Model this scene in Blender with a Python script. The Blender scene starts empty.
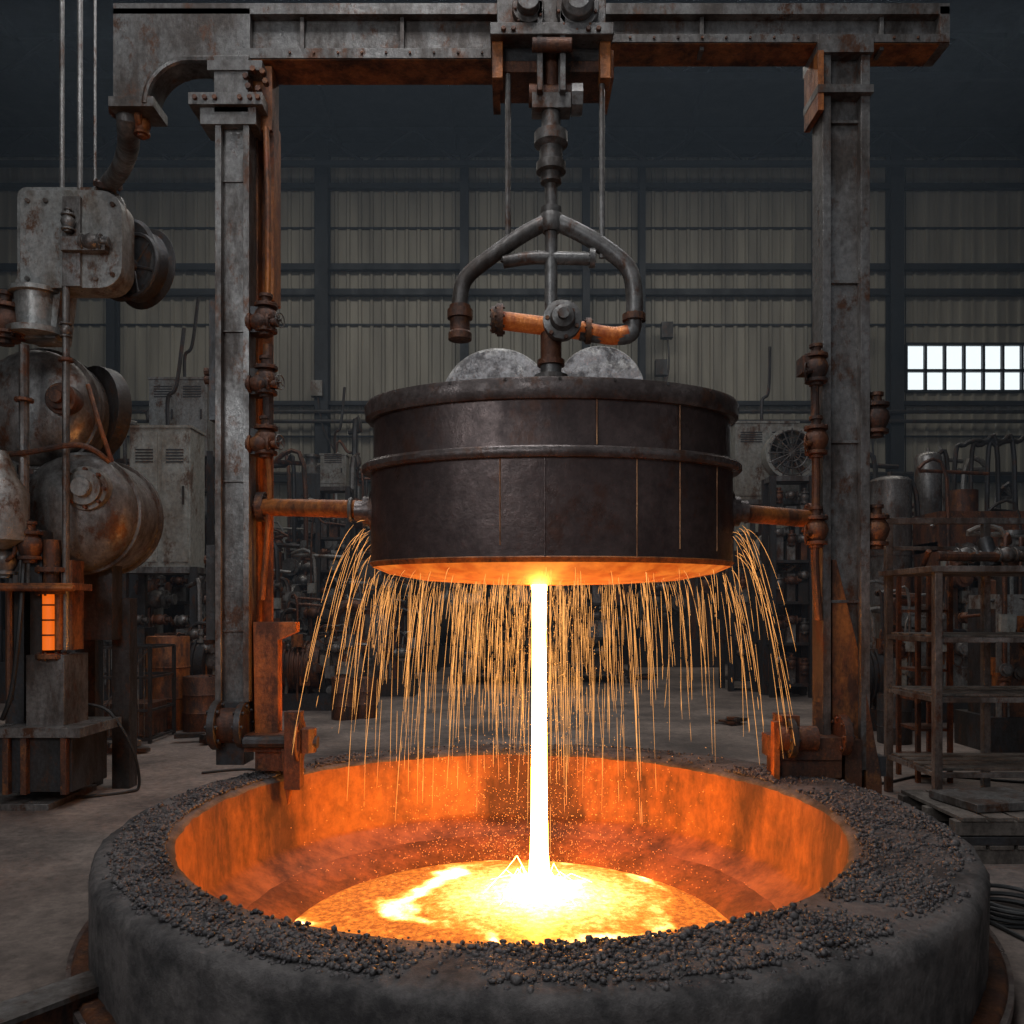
import bpy, bmesh, math, random
from mathutils import Vector, Matrix, noise
random.seed(7)
F=850.0; CH=2.435; HY=610.0
def W(px,py,D):            # image pixel coordinates -> metres at depth D
    return Vector(((px-512)*D/F, D, CH+(HY-py)*D/F))
# ------------------------------------------------------------ materials
def newmat(name):
    m=bpy.data.materials.new(name); m.use_nodes=True
    nt=m.node_tree; b=nt.nodes['Principled BSDF']
    return m,nt,b
def rusty(name,c1,c2,c3=None,scale=3.0,rough=0.6,metal=0.3,bump=0.3,lo=.42,hi=.58,streak=True,spk=.6,zs=.35):
    m,nt,b=newmat(name); N=nt.nodes; L=nt.links
    tc=N.new('ShaderNodeTexCoord'); mp=N.new('ShaderNodeMapping'); L.new(tc.outputs['Object'],mp.inputs[0])
    if streak: mp.inputs['Scale'].default_value=(1,1,zs)
    n1=N.new('ShaderNodeTexNoise'); n1.inputs['Scale'].default_value=scale; n1.inputs['Detail'].default_value=12; n1.inputs['Roughness'].default_value=.72
    L.new(mp.outputs[0],n1.inputs['Vector'])
    r=N.new('ShaderNodeValToRGB'); L.new(n1.outputs[0],r.inputs[0])
    r.color_ramp.elements[0].position=lo; r.color_ramp.elements[0].color=(*c1,1)
    r.color_ramp.elements[1].position=hi; r.color_ramp.elements[1].color=(*c2,1)
    col=r.outputs[0]
    n2=N.new('ShaderNodeTexNoise'); n2.inputs['Scale'].default_value=scale*9; n2.inputs['Detail'].default_value=10; n2.inputs['Roughness'].default_value=.7
    L.new(tc.outputs['Object'],n2.inputs['Vector'])
    if c3:   # rust patches
        n3=N.new('ShaderNodeTexNoise'); n3.inputs['Scale'].default_value=scale*1.7; n3.inputs['Detail'].default_value=12; n3.inputs['Roughness'].default_value=.78
        m3=N.new('ShaderNodeMapping'); m3.inputs['Location'].default_value=(7,3,5); m3.inputs['Scale'].default_value=(1,1,.6); L.new(tc.outputs['Object'],m3.inputs[0]); L.new(m3.outputs[0],n3.inputs['Vector'])
        f3=N.new('ShaderNodeMapRange'); f3.inputs[1].default_value=.53; f3.inputs[2].default_value=.61; L.new(n3.outputs[0],f3.inputs[0])
        x3=N.new('ShaderNodeMix'); x3.data_type='RGBA'; L.new(f3.outputs[0],x3.inputs[0]); L.new(col,x3.inputs[6]); x3.inputs[7].default_value=(*c3,1); col=x3.outputs[2]
    r2=N.new('ShaderNodeValToRGB'); L.new(n2.outputs[0],r2.inputs[0])
    r2.color_ramp.elements[0].position=.36; r2.color_ramp.elements[0].color=(.4,.4,.4,1)
    r2.color_ramp.elements[1].position=.62; r2.color_ramp.elements[1].color=(1.2,1.2,1.2,1)
    mx=N.new('ShaderNodeMix'); mx.data_type='RGBA'; mx.blend_type='MULTIPLY'; mx.inputs[0].default_value=spk
    L.new(col,mx.inputs[6]); L.new(r2.outputs[0],mx.inputs[7]); L.new(mx.outputs[2],b.inputs['Base Color'])
    mr=N.new('ShaderNodeMapRange'); mr.inputs[1].default_value=.35; mr.inputs[2].default_value=.65; mr.inputs[3].default_value=max(.12,rough-.2); mr.inputs[4].default_value=min(1,rough+.2)
    L.new(n1.outputs[0],mr.inputs[0]); L.new(mr.outputs[0],b.inputs['Roughness'])
    b.inputs['Metallic'].default_value=metal
    bp=N.new('ShaderNodeBump'); bp.inputs['Strength'].default_value=bump; bp.inputs['Distance'].default_value=.02
    L.new(n2.outputs[0],bp.inputs['Height']); L.new(bp.outputs[0],b.inputs['Normal'])
    return m
def emis(name,c,s,base=(.02,.02,.02),nosample=False):
    m,nt,b=newmat(name); b.inputs['Base Color'].default_value=(*base,1)
    b.inputs['Emission Color'].default_value=(*c,1); b.inputs['Emission Strength'].default_value=s
    if nosample: m.cycles.emission_sampling='NONE'
    return m
M_STEEL=rusty('weathered_steel',(.21,.20,.19),(.07,.056,.048),(.095,.04,.02),scale=1.8,rough=.42,metal=.45,bump=.3)
M_DARK=rusty('dark_iron',(.05,.05,.053),(.03,.024,.02),(.08,.035,.018),scale=2.5,rough=.48,metal=.3)
M_GREY=rusty('grey_painted_steel',(.26,.255,.24),(.13,.11,.09),(.10,.045,.022),scale=1.6,rough=.42,metal=.35,lo=.45,hi=.6)
M_RUST=rusty('rusted_iron',(.15,.055,.026),(.045,.028,.023),(.22,.085,.03),scale=4,rough=.52,metal=.3,bump=.5)
M_RUSTGLOW=rusty('rust_with_melt_glow',(.42,.135,.03),(.08,.032,.017),(.20,.055,.02),scale=2.6,rough=.5,metal=.25,bump=.4)  # rust; its orange also paints melt light onto gantry parts
M_LADLE=rusty('ladle_scale_steel',(.105,.072,.064),(.062,.042,.039),(.085,.042,.030),scale=1.3,rough=.40,metal=.5,bump=.3,zs=.8,spk=.5)
M_RIM=rusty('ladle_rim_steel',(.16,.13,.12),(.07,.052,.047),(.11,.055,.035),scale=2.5,rough=.36,metal=.5,bump=.25,zs=1)
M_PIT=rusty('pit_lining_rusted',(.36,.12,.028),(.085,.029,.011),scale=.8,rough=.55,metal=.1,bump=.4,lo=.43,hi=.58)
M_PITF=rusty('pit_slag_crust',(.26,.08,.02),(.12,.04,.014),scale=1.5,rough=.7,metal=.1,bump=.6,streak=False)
M_CONC=rusty('charred_concrete',(.12,.105,.098),(.035,.031,.03),scale=1.7,rough=.72,metal=0,bump=.9,streak=False)
M_PEB=rusty('slag_pebble',(.045,.04,.042),(.13,.115,.11),scale=9,rough=.36,metal=.15,bump=.4,streak=False)
M_CAB=rusty('pale_enamel',(.30,.30,.27),(.18,.15,.115),(.11,.06,.035),scale=1.1,rough=.5,metal=.1,lo=.45,hi=.62)
M_SILV=rusty('crumpled_silver_cladding',(.75,.75,.76),(.25,.24,.24),(.85,.85,.86),scale=1.4,rough=.45,metal=.1,bump=1.0,lo=.46,hi=.56,streak=False,spk=.6)
M_BLACK=rusty('black_rubber',(.012,.012,.012),(.02,.02,.02),rough=.5,metal=0)
M_GIRT=rusty('dark_blue_structural_steel',(.014,.018,.024),(.020,.021,.024),scale=.8,rough=.6,metal=.2)
M_ROOF=rusty('roof_dark_steel',(.012,.016,.024),(.016,.018,.024),scale=.8,rough=.8,metal=0)
M_WOOD=rusty('dirty_planks',(.15,.125,.105),(.065,.052,.042),scale=4,rough=.7,metal=0)
M_HOT=emis('hot_glowing_metal',(1,.16,.008),.75,(.3,.1,.03))
M_LITPIPE=rusty('orange_lit_pipe',(.62,.22,.05),(.20,.06,.02),scale=5,rough=.4,metal=.4)  # rusty pipe with reflected orange light put into its colour
M_LITPIPE.node_tree.nodes['Principled BSDF'].inputs['Emission Color'].default_value=(1,.14,.008,1); M_LITPIPE.node_tree.nodes['Principled BSDF'].inputs['Emission Strength'].default_value=.07  # faint emission imitates orange light caught by the pipe
M_STRM=emis('molten_stream',(1,.34,.045),78)
M_SPK=emis('spark',(1,.42,.11),1.5,nosample=True)
M_WIN=emis('daylit_glass',(.85,.95,1),1.15,nosample=True)

# molten pool
def poolmat():
    m,nt,b=newmat('molten_pool'); N=nt.nodes; L=nt.links
    tc=N.new('ShaderNodeTexCoord')
    mp=N.new('ShaderNodeMapping'); mp.inputs['Location'].default_value=(-.25,-7.85,0); L.new(tc.outputs['Object'],mp.inputs[0])
    n0=N.new('ShaderNodeTexNoise'); n0.inputs['Scale'].default_value=1.0; n0.inputs['Detail'].default_value=3; L.new(mp.outputs[0],n0.inputs['Vector'])
    ln=N.new('ShaderNodeVectorMath'); ln.operation='LENGTH'; L.new(mp.outputs[0],ln.inputs[0])
    ad=N.new('ShaderNodeMath'); ad.operation='MULTIPLY_ADD'; ad.inputs[1].default_value=1.6; L.new(n0.outputs[0],ad.inputs[0]); L.new(ln.outputs['Value'],ad.inputs[2])
    mu=N.new('ShaderNodeMath'); mu.operation='MULTIPLY'; mu.inputs[1].default_value=7; L.new(ad.outputs[0],mu.inputs[0])
    si=N.new('ShaderNodeMath'); si.operation='SINE'; L.new(mu.outputs[0],si.inputs[0])
    rr=N.new('ShaderNodeMapRange'); rr.inputs[1].default_value=.3; rr.inputs[2].default_value=1; L.new(si.outputs[0],rr.inputs[0])
    rp=N.new('ShaderNodeMath'); rp.operation='POWER'; rp.inputs[1].default_value=2.0; L.new(rr.outputs[0],rp.inputs[0])
    nb=N.new('ShaderNodeTexNoise'); nb.inputs['Scale'].default_value=1.6; nb.inputs['Detail'].default_value=5; L.new(tc.outputs['Object'],nb.inputs['Vector'])
    nbr=N.new('ShaderNodeMapRange'); nbr.inputs[1].default_value=.36; nbr.inputs[2].default_value=.6; L.new(nb.outputs[0],nbr.inputs[0])
    rb=N.new('ShaderNodeMath'); rb.operation='MULTIPLY'; L.new(rp.outputs[0],rb.inputs[0]); L.new(nbr.outputs[0],rb.inputs[1])
    core=N.new('ShaderNodeMapRange'); core.inputs[1].default_value=1.3; core.inputs[2].default_value=.1; core.inputs[4].default_value=.95; L.new(ln.outputs['Value'],core.inputs[0])
    n1=N.new('ShaderNodeTexNoise'); n1.inputs['Scale'].default_value=14; n1.inputs['Detail'].default_value=10; n1.inputs['Roughness'].default_value=.85; L.new(tc.outputs['Object'],n1.inputs['Vector'])
    nr=N.new('ShaderNodeMapRange'); nr.inputs[1].default_value=.40; nr.inputs[2].default_value=.66; L.new(n1.outputs[0],nr.inputs[0])
    s1=N.new('ShaderNodeMath'); s1.operation='MULTIPLY_ADD'; s1.inputs[1].default_value=.8; L.new(rb.outputs[0],s1.inputs[0]); L.new(core.outputs[0],s1.inputs[2])
    s2=N.new('ShaderNodeMath'); s2.operation='MULTIPLY_ADD'; s2.inputs[1].default_value=.45; L.new(nr.outputs[0],s2.inputs[0]); L.new(s1.outputs[0],s2.inputs[2])
    cr=N.new('ShaderNodeValToRGB'); L.new(s2.outputs[0],cr.inputs[0])
    e=cr.color_ramp.elements; e[0].position=0; e[0].color=(.60,.095,.005,1); e[1].position=1; e[1].color=(1,.58,.2,1)
    k=e.new(.35); k.color=(1,.28,.025,1)
    st=N.new('ShaderNodeMath'); st.operation='POWER'; st.inputs[1].default_value=2.0; L.new(s2.outputs[0],st.inputs[0])
    st2=N.new('ShaderNodeMath'); st2.operation='MULTIPLY_ADD'; st2.inputs[1].default_value=6.0; st2.inputs[2].default_value=.8; L.new(st.outputs[0],st2.inputs[0])
    L.new(cr.outputs[0],b.inputs['Emission Color']); L.new(st2.outputs[0],b.inputs['Emission Strength'])
    b.inputs['Base Color'].default_value=(.03,.01,.004,1)
    return m
M_POOL=poolmat()
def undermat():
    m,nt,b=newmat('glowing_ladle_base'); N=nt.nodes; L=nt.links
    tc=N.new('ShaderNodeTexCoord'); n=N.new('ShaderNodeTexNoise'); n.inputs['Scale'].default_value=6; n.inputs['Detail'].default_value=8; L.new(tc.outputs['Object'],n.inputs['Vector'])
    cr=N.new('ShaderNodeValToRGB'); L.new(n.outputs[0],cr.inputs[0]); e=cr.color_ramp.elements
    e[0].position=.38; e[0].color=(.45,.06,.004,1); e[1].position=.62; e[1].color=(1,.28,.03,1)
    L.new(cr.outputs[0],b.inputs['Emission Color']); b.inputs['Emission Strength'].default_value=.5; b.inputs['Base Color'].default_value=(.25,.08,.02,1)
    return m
M_UNDER=undermat()

# ------------------------------------------------------------ mesh builder
class B:
    def __init__(s): s.v=[];s.f=[];s.m=[];s.mats=[]
    def mi(s,mat):
        if mat not in s.mats: s.mats.append(mat)
        return s.mats.index(mat)
    def add(s,vs,fs,mat):
        o=len(s.v); s.v+= [tuple(v) for v in vs]; i=s.mi(mat)
        for f in fs: s.f.append([a+o for a in f]); s.m.append(i)
    def box(s,c,size,mat,rot=None):
        c=Vector(c); R=rot if rot is not None else Matrix.Identity(3); vs=[]
        for z in(-.5,.5):
            for x,y in((-.5,-.5),(.5,-.5),(.5,.5),(-.5,.5)):
                vs.append(c+R@Vector((x*size[0],y*size[1],z*size[2])))
        s.add(vs,[(0,3,2,1),(4,5,6,7),(0,1,5,4),(1,2,6,5),(2,3,7,6),(3,0,4,7)],mat)
    def b2(s,x0,x1,y0,y1,z0,z1,mat): s.box(((x0+x1)/2,(y0+y1)/2,(z0+z1)/2),(abs(x1-x0),abs(y1-y0),abs(z1-z0)),mat)
    def sweep(s,pts,rads,mat,n=12,caps=True):
        pts=[Vector(p) for p in pts]; k=len(pts)
        t0=(pts[1]-pts[0]).normalized(); u=t0.orthogonal().normalized(); vs=[];fs=[]
        for i,p in enumerate(pts):
            t=((pts[min(i+1,k-1)]-pts[max(i-1,0)])).normalized()
            u=(u-t*u.dot(t)); u=u.normalized() if u.length>1e-6 else t.orthogonal().normalized(); w=t.cross(u)
            for j in range(n):
                a=2*math.pi*j/n; vs.append(p+(u*math.cos(a)+w*math.sin(a))*rads[i])
        for i in range(k-1):
            for j in range(n):
                fs.append((i*n+j,i*n+(j+1)%n,(i+1)*n+(j+1)%n,(i+1)*n+j))
        if caps: fs.append(tuple(range(n))[::-1]); fs.append(tuple((k-1)*n+j for j in range(n)))
        s.add(vs,fs,mat)
    def cyl(s,p0,p1,r,mat,r1=None,n=20): s.sweep([p0,p1],[r,r if r1 is None else r1],mat,n)
    def tube(s,pts,r,mat,n=12,sm=5):
        P=smooth(pts,sm); s.sweep(P,[r]*len(P),mat,n)
    def lathe(s,c,axis,prof,mat,n=28):   # prof: (dist along axis, radius)
        c=Vector(c); a=Vector(axis).normalized(); u=a.orthogonal().normalized(); w=a.cross(u); vs=[];fs=[]
        for d,r in prof:
            for j in range(n):
                t=2*math.pi*j/n; vs.append(c+a*d+(u*math.cos(t)+w*math.sin(t))*max(r,.0005))
        k=len(prof)
        for i in range(k-1):
            for j in range(n): fs.append((i*n+j,i*n+(j+1)%n,(i+1)*n+(j+1)%n,(i+1)*n+j))
        fs.append(tuple(range(n))[::-1]); fs.append(tuple((k-1)*n+j for j in range(n)))
        s.add(vs,fs,mat)
    def loft(s,rings,mats,n=128,jit=0,cap=None):  # rings (cx,cy,rx,ry,z); mats per band
        vs=[]
        for q,(cx,cy,rx,ry,z) in enumerate(rings):
            for j in range(n):
                t=2*math.pi*j/n; p=Vector((cx+rx*math.cos(t),cy+ry*math.sin(t),z))
                if jit: 
                    d=noise.noise(p*3)*jit+noise.noise(p*11)*jit*.6
                    p+=Vector((math.cos(t)*d,math.sin(t)*d,d*.6))
                vs.append(p)
        for i in range(len(rings)-1):
            s.add([],[],mats[i])
        o=len(s.v); s.v+=[tuple(v) for v in vs]
        for i in range(len(rings)-1):
            k=s.mi(mats[i])
            for j in range(n):
                s.f.append([o+i*n+j,o+i*n+(j+1)%n,o+(i+1)*n+(j+1)%n,o+(i+1)*n+j]); s.m.append(k)
        if cap:
            s.f.append([o+(len(rings)-1)*n+j for j in range(n)]); s.m.append(s.mi(cap))
    def prism(s,poly,y0,y1,mat):  # poly in xz
        k=len(poly); vs=[(x,y0,z) for x,z in poly]+[(x,y1,z) for x,z in poly]
        fs=[tuple(range(k)),tuple(range(k,2*k))[::-1]]+[(i,(i+1)%k,k+(i+1)%k,k+i) for i in range(k)]
        s.add(vs,fs,mat)
    def torus(s,c,axis,R,r,mat,n=28,m=8):
        c=Vector(c); a=Vector(axis).normalized(); u=a.orthogonal().normalized(); w=a.cross(u); vs=[];fs=[]
        for i in range(n):
            t=2*math.pi*i/n; d=u*math.cos(t)+w*math.sin(t)
            for j in range(m):
                p=2*math.pi*j/m; vs.append(c+d*(R+r*math.cos(p))+a*r*math.sin(p))
        for i in range(n):
            for j in range(m): fs.append((i*m+j,((i+1)%n)*m+j,((i+1)%n)*m+(j+1)%m,i*m+(j+1)%m))
        s.add(vs,fs,mat)
    def bolts(s,c,axis,R,num,r,mat):
        c=Vector(c); a=Vector(axis).normalized(); u=a.orthogonal().normalized(); w=a.cross(u)
        for i in range(num):
            t=2*math.pi*i/num; p=c+(u*math.cos(t)+w*math.sin(t))*R; s.cyl(p-a*r,p+a*r*1.2,r,mat,n=6)
    def wheel(s,c,axis,R,mat,sp=5,r=None):
        r=r or R*.09; c=Vector(c); a=Vector(axis).normalized(); u=a.orthogonal().normalized(); w=a.cross(u)
        s.torus(c,a,R,r,mat,24,6); s.cyl(c-a*r*2,c+a*r*2,R*.2,mat,n=10)
        for i in range(sp):
            t=2*math.pi*i/sp; s.cyl(c,c+(u*math.cos(t)+w*math.sin(t))*R,r*.7,mat,n=6)
    def flange(s,c,axis,r,mat,th=.04,nb=8):
        c=Vector(c);a=Vector(axis).normalized()
        s.cyl(c-a*th/2,c+a*th/2,r,mat,n=24); s.bolts(c+a*th/2,a,r*.82,nb,r*.09,mat); s.bolts(c-a*th/2,-a,r*.82,nb,r*.09,mat)
    def valve(s,c,axis,r,mat):   # lumpy fitting along axis
        s.lathe(c,axis,[(-1.6*r,.6*r),(-1.3*r,.6*r),(-1.3*r,1.0*r),(-1.0*r,1.0*r),(-1.0*r,.7*r),(-.5*r,.95*r),(0,1.1*r),(.5*r,.95*r),(.9*r,.65*r),(.9*r,1.05*r),(1.2*r,1.05*r),(1.2*r,.45*r),(1.8*r,.45*r),(1.8*r,.6*r),(2.1*r,.6*r)],mat,14)
        s.bolts(Vector(c)+Vector(axis).normalized()*1.2*r,axis,.85*r,6,.12*r,mat)
    def bake(s,name,bevel=0,sharp=35):
        me=bpy.data.meshes.new(name); me.from_pydata(s.v,[],s.f)
        for m in s.mats: me.materials.append(m)
        me.polygons.foreach_set('material_index',s.m)
        bm=bmesh.new(); bm.from_mesh(me); bmesh.ops.recalc_face_normals(bm,faces=bm.faces); bm.to_mesh(me); bm.free()
        me.polygons.foreach_set('use_smooth',[True]*len(me.polygons)); me.set_sharp_from_angle(angle=math.radians(sharp)); me.update()
        o=bpy.data.objects.new(name,me); bpy.context.collection.objects.link(o)
        if bevel:
            b=o.modifiers.new('bevel','BEVEL'); b.width=bevel; b.segments=2; b.limit_method='ANGLE'; b.angle_limit=math.radians(50); b.harden_normals=False
        return o
def smooth(pts,sm=5):
    pts=[Vector(p) for p in pts]
    if sm<=1 or len(pts)<3: return pts
    out=[]
    for i in range(len(pts)-1):
        p0=pts[max(i-1,0)];p1=pts[i];p2=pts[i+1];p3=pts[min(i+2,len(pts)-1)]
        for k in range(sm):
            t=k/sm; out.append(.5*((2*p1)+(p2-p0)*t+(2*p0-5*p1+4*p2-p3)*t*t+(3*p1-p0-3*p2+p3)*t**3))
    out.append(pts[-1]); return out
X=Vector((1,0,0));Y=Vector((0,1,0));Z=Vector((0,0,1))

# ============================================================ HALL
WY=45.0; XL=-29; XR=29; ZC=26.9
def floormat():
    m,nt,b=newmat('dusty_concrete_floor'); N=nt.nodes; L=nt.links
    tc=N.new('ShaderNodeTexCoord'); n=N.new('ShaderNodeTexNoise'); n.inputs['Scale'].default_value=.5; n.inputs['Detail'].default_value=14; n.inputs['Roughness'].default_value=.7; L.new(tc.outputs['Object'],n.inputs['Vector'])
    cr=N.new('ShaderNodeValToRGB'); L.new(n.outputs[0],cr.inputs[0]); e=cr.color_ramp.elements
    e[0].position=.38; e[0].color=(.10,.078,.068,1); e[1].position=.62; e[1].color=(.32,.25,.21,1)
    n2=N.new('ShaderNodeTexNoise'); n2.inputs['Scale'].default_value=9; n2.inputs['Detail'].default_value=12; n2.inputs['Roughness'].default_value=.78; L.new(tc.outputs['Object'],n2.inputs['Vector'])
    r2=N.new('ShaderNodeValToRGB'); L.new(n2.outputs[0],r2.inputs[0]); r2.color_ramp.elements[0].position=.36; r2.color_ramp.elements[0].color=(.4,.4,.4,1); r2.color_ramp.elements[1].position=.6
    mx=N.new('ShaderNodeMix'); mx.data_type='RGBA'; mx.blend_type='MULTIPLY'; mx.inputs[0].default_value=.85; L.new(cr.outputs[0],mx.inputs[6]); L.new(r2.outputs[0],mx.inputs[7]); L.new(mx.outputs[2],b.inputs['Base Color'])
    b.inputs['Roughness'].default_value=.65
    bp=N.new('ShaderNodeBump'); bp.inputs['Strength'].default_value=.5; bp.inputs['Distance'].default_value=.03; L.new(n2.outputs[0],bp.inputs['Height']); L.new(bp.outputs[0],b.inputs['Normal'])
    return m
g=B(); g.b2(XL,XR,-10,WY,-.2,0,floormat())
fl=g.bake('floor')
def wallmat():
    m,nt,b=newmat('corrugated_wall_panel'); N=nt.nodes; L=nt.links
    tc=N.new('ShaderNodeTexCoord'); mp=N.new('ShaderNodeMapping'); mp.inputs['Scale'].default_value=(1,1,.12); L.new(tc.outputs['Object'],mp.inputs[0])
    n=N.new('ShaderNodeTexNoise'); n.inputs['Scale'].default_value=1.3; n.inputs['Detail'].default_value=8; L.new(mp.outputs[0],n.inputs['Vector'])
    cr=N.new('ShaderNodeValToRGB'); L.new(n.outputs[0],cr.inputs[0]); e=cr.color_ramp.elements
    e[0].position=.35; e[0].color=(.19,.175,.145,1); e[1].position=.65; e[1].color=(.31,.29,.24,1)
    L.new(cr.outputs[0],b.inputs['Base Color']); b.inputs['Roughness'].default_value=.6
    return m
M_WALL=wallmat(); M_DW=rusty('dark_wall_panel',(.03,.032,.035),(.02,.021,.025),scale=.6,rough=.7,metal=.1)
def corr(name,a,b,axis,const,z0,z1,mat,holes=None):
    g=B(); p=.62; x=a; top=[]
    prof=[(0,0),(.38,0),(.44,.11),(.56,.11)]
    pts=[]
    while x<b:
        for dx,dy in prof: pts.append((min(x+dx,b),dy))
        x+=p
    pts.append((b,0)); vs=[];fs=[]
    for q,z in enumerate((z0,z1)):
        for (u,d) in pts: vs.append((u,const-d,z) if axis=='x' else (const-(d if const>0 else -d),u,z))
    k=len(pts)
    for i in range(k-1): fs.append((i,i+1,k+i+1,k+i))
    g.add(vs,fs,mat); return g
wx0=W(905,0,WY).x; wz0=W(0,392,WY).z; wz1=W(0,345,WY).z
g=corr('w',XL,wx0,'x',WY,0,ZC,M_WALL)
g2=corr('w',wx0,XR,'x',WY,0,wz0,M_WALL); g.add(g2.v,g2.f,M_WALL)
g3=corr('w',wx0,XR,'x',WY,wz1,ZC,M_WALL); g.add(g3.v,g3.f,M_WALL)
for zz in (6.5,11.6,17.5,22.6): g.b2(XL,XR,WY-.14,WY-.1,zz-.05,zz+.05,M_GIRT)   # panel laps
g.bake('wall_back')
corr('w',-10,WY,'y',XL,0,ZC,M_DW).bake('wall_left'); corr('w',-10,WY,'y',XR,0,ZC,M_DW).bake('wall_right')
g=B(); g.b2(XL,XR,-10,WY+.5,ZC,ZC+.3,M_ROOF); g.bake('ceiling')
g=B(); g.b2(wx0,XR,WY+.02,WY+.06,wz0,wz1,M_WIN)
n=10; 
for i in range(n+1):
    x=wx0+i*1.02
    if x<XR: g.b2(x-.06,x+.06,WY-.2,WY,wz0,wz1,M_GIRT)
for z in (wz0,(wz0+wz1)/2-.15,wz1): g.b2(wx0,XR,WY-.2,WY,z-.07,z+.07,M_GIRT)
g.bake('window_1')
g=B()
for px,w in((118,8),(325,13),(465,8),(585,7),(815,10),(890,13),(640,6)):
    x=W(px,0,WY).x; hw=w*WY/F/2
    g.b2(x-hw,x+hw,WY-.9,WY-.82,0,ZC,M_GIRT); g.b2(x-.06,x+.06,WY-.82,WY-.3,0,ZC,M_GIRT); g.b2(x-hw,x+hw,WY-.3,WY-.22,0,ZC,M_GIRT)
for py,h in((152,14),(190,5),(270,6),(295,6),(405,4),(480,6)):
    z=W(0,py,WY).z; hh=h*WY/F/2
    g.b2(XL,XR,WY-.5,WY-.2,z-hh,z+hh,M_GIRT)
g.bake('wall_frame_back')
for k,y in enumerate((43,36,29)):
    g=B(); z0,z1=ZC-1.9,ZC-.1
    g.b2(XL,XR,y-.12,y+.12,z0-.13,z0+.13,M_ROOF); g.b2(XL,XR,y-.12,y+.12,z1-.2,z1,M_ROOF)
    x=XL; s=0
    while x<XR-1:
        a=Vector((x,y,z0 if s else z1-.1)); b=Vector((x+2.4,y,z1-.1 if s else z0)); g.cyl(a,b,.09,M_ROOF,n=6); x+=2.4; s=1-s
    g.bake('roof_truss')
g=B()
for x in range(-27,28,6): g.b2(x-.1,x+.1,10,WY,ZC-.45,ZC-.02,M_ROOF)
g.bake('roof_purlins')

# ============================================================ PIT
CY=7.0
g=B()
R=[(.17,CY,3.22,3.43,.18),(.17,CY,3.23,3.44,.72),(.17,CY,3.20,3.41,.785),(.17,CY,3.15,3.36,.8),(.12,CY,3.0,3.2,.815),(.05,CY,2.75,2.98,.81),(0,CY,2.6,2.84,.80),
   (0,CY,2.55,2.79,.765),(0,CY,2.545,2.785,.62),(0,CY,2.53,2.77,.60),(0,CY,2.50,2.74,.12),(0,CY,2.44,2.68,.06),(0,CY,2.22,2.42,-.06),(0,CY+.05,1.88,2.0,-.21),(0,CY+.05,1.82,1.95,-.4)]
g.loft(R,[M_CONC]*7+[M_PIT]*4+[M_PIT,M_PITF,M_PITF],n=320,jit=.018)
g.loft([(.17,CY,3.33,3.54,0),(.17,CY,3.33,3.54,.16),(.17,CY,3.31,3.52,.19),(.17,CY,3.20,3.4,.19)],[M_RUST]*3,n=200)
g.loft([(.17,CY,3.36,3.57,.10),(.17,CY,3.36,3.57,.16),(.17,CY,3.32,3.53,.16)],[M_RIM]*2,n=200)
g.loft([(0,CY+.05,1.82,1.95,-.4),(0,CY+.05,.01,.01,-.4)],[M_PIT],n=64)
pit=g.bake('casting_pit',sharp=60)
cut=B(); cut.loft([(0,CY,3.0,3.2,-.6),(0,CY,3.0,3.2,.3)],[M_CONC],n=64,cap=M_CONC)
cut.f.append([i for i in range(64)][::-1]); cut.m.append(0)
co=cut.bake('cutter'); md=fl.modifiers.new('pit_hole','BOOLEAN'); md.object=co; md.operation='DIFFERENCE'; md.solver='EXACT'
bpy.context.view_layer.update()
dg=bpy.context.evaluated_depsgraph_get(); nm=bpy.data.meshes.new_from_object(fl.evaluated_get(dg)); fl.modifiers.clear(); fl.data=nm; bpy.data.objects.remove(co)
g=B(); rings=[]
for i in range(14):
    t=1-i/13; r=max(t,.002); rings.append((0,CY+.05,1.87*r,1.99*r,-.225+.07*(1-t*t)))
g.loft(rings,[M_POOL]*13,n=96); g.bake('molten_metal_pool')
SX=W(539,0,8.0).x; LX=W(551,0,8.0).x; LY=7.95
g=B(); g.lathe((SX,LY,0),Z,[(-.2,.28),(-.165,.20),(-.12,.14),(-.02,.10),(.2,.084),(.6,.077),(1.3,.070),(2.1,.066),(2.6,.068),(2.78,.09),(2.84,.14)],M_STRM,24)
for i in range(34):
    a=random.uniform(0,6.28); l=random.uniform(.12,.6); h=random.uniform(.04,.22)
    g.sweep([(SX+math.cos(a)*.08,LY+math.sin(a)*.08,-.17),(SX+math.cos(a)*l*.6,LY+math.sin(a)*l*.6,h-.15),(SX+math.cos(a)*l,LY+math.sin(a)*l,-.16)],[.008,.004,.002],M_STRM,n=4)
g.bake('molten_metal_stream')

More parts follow.
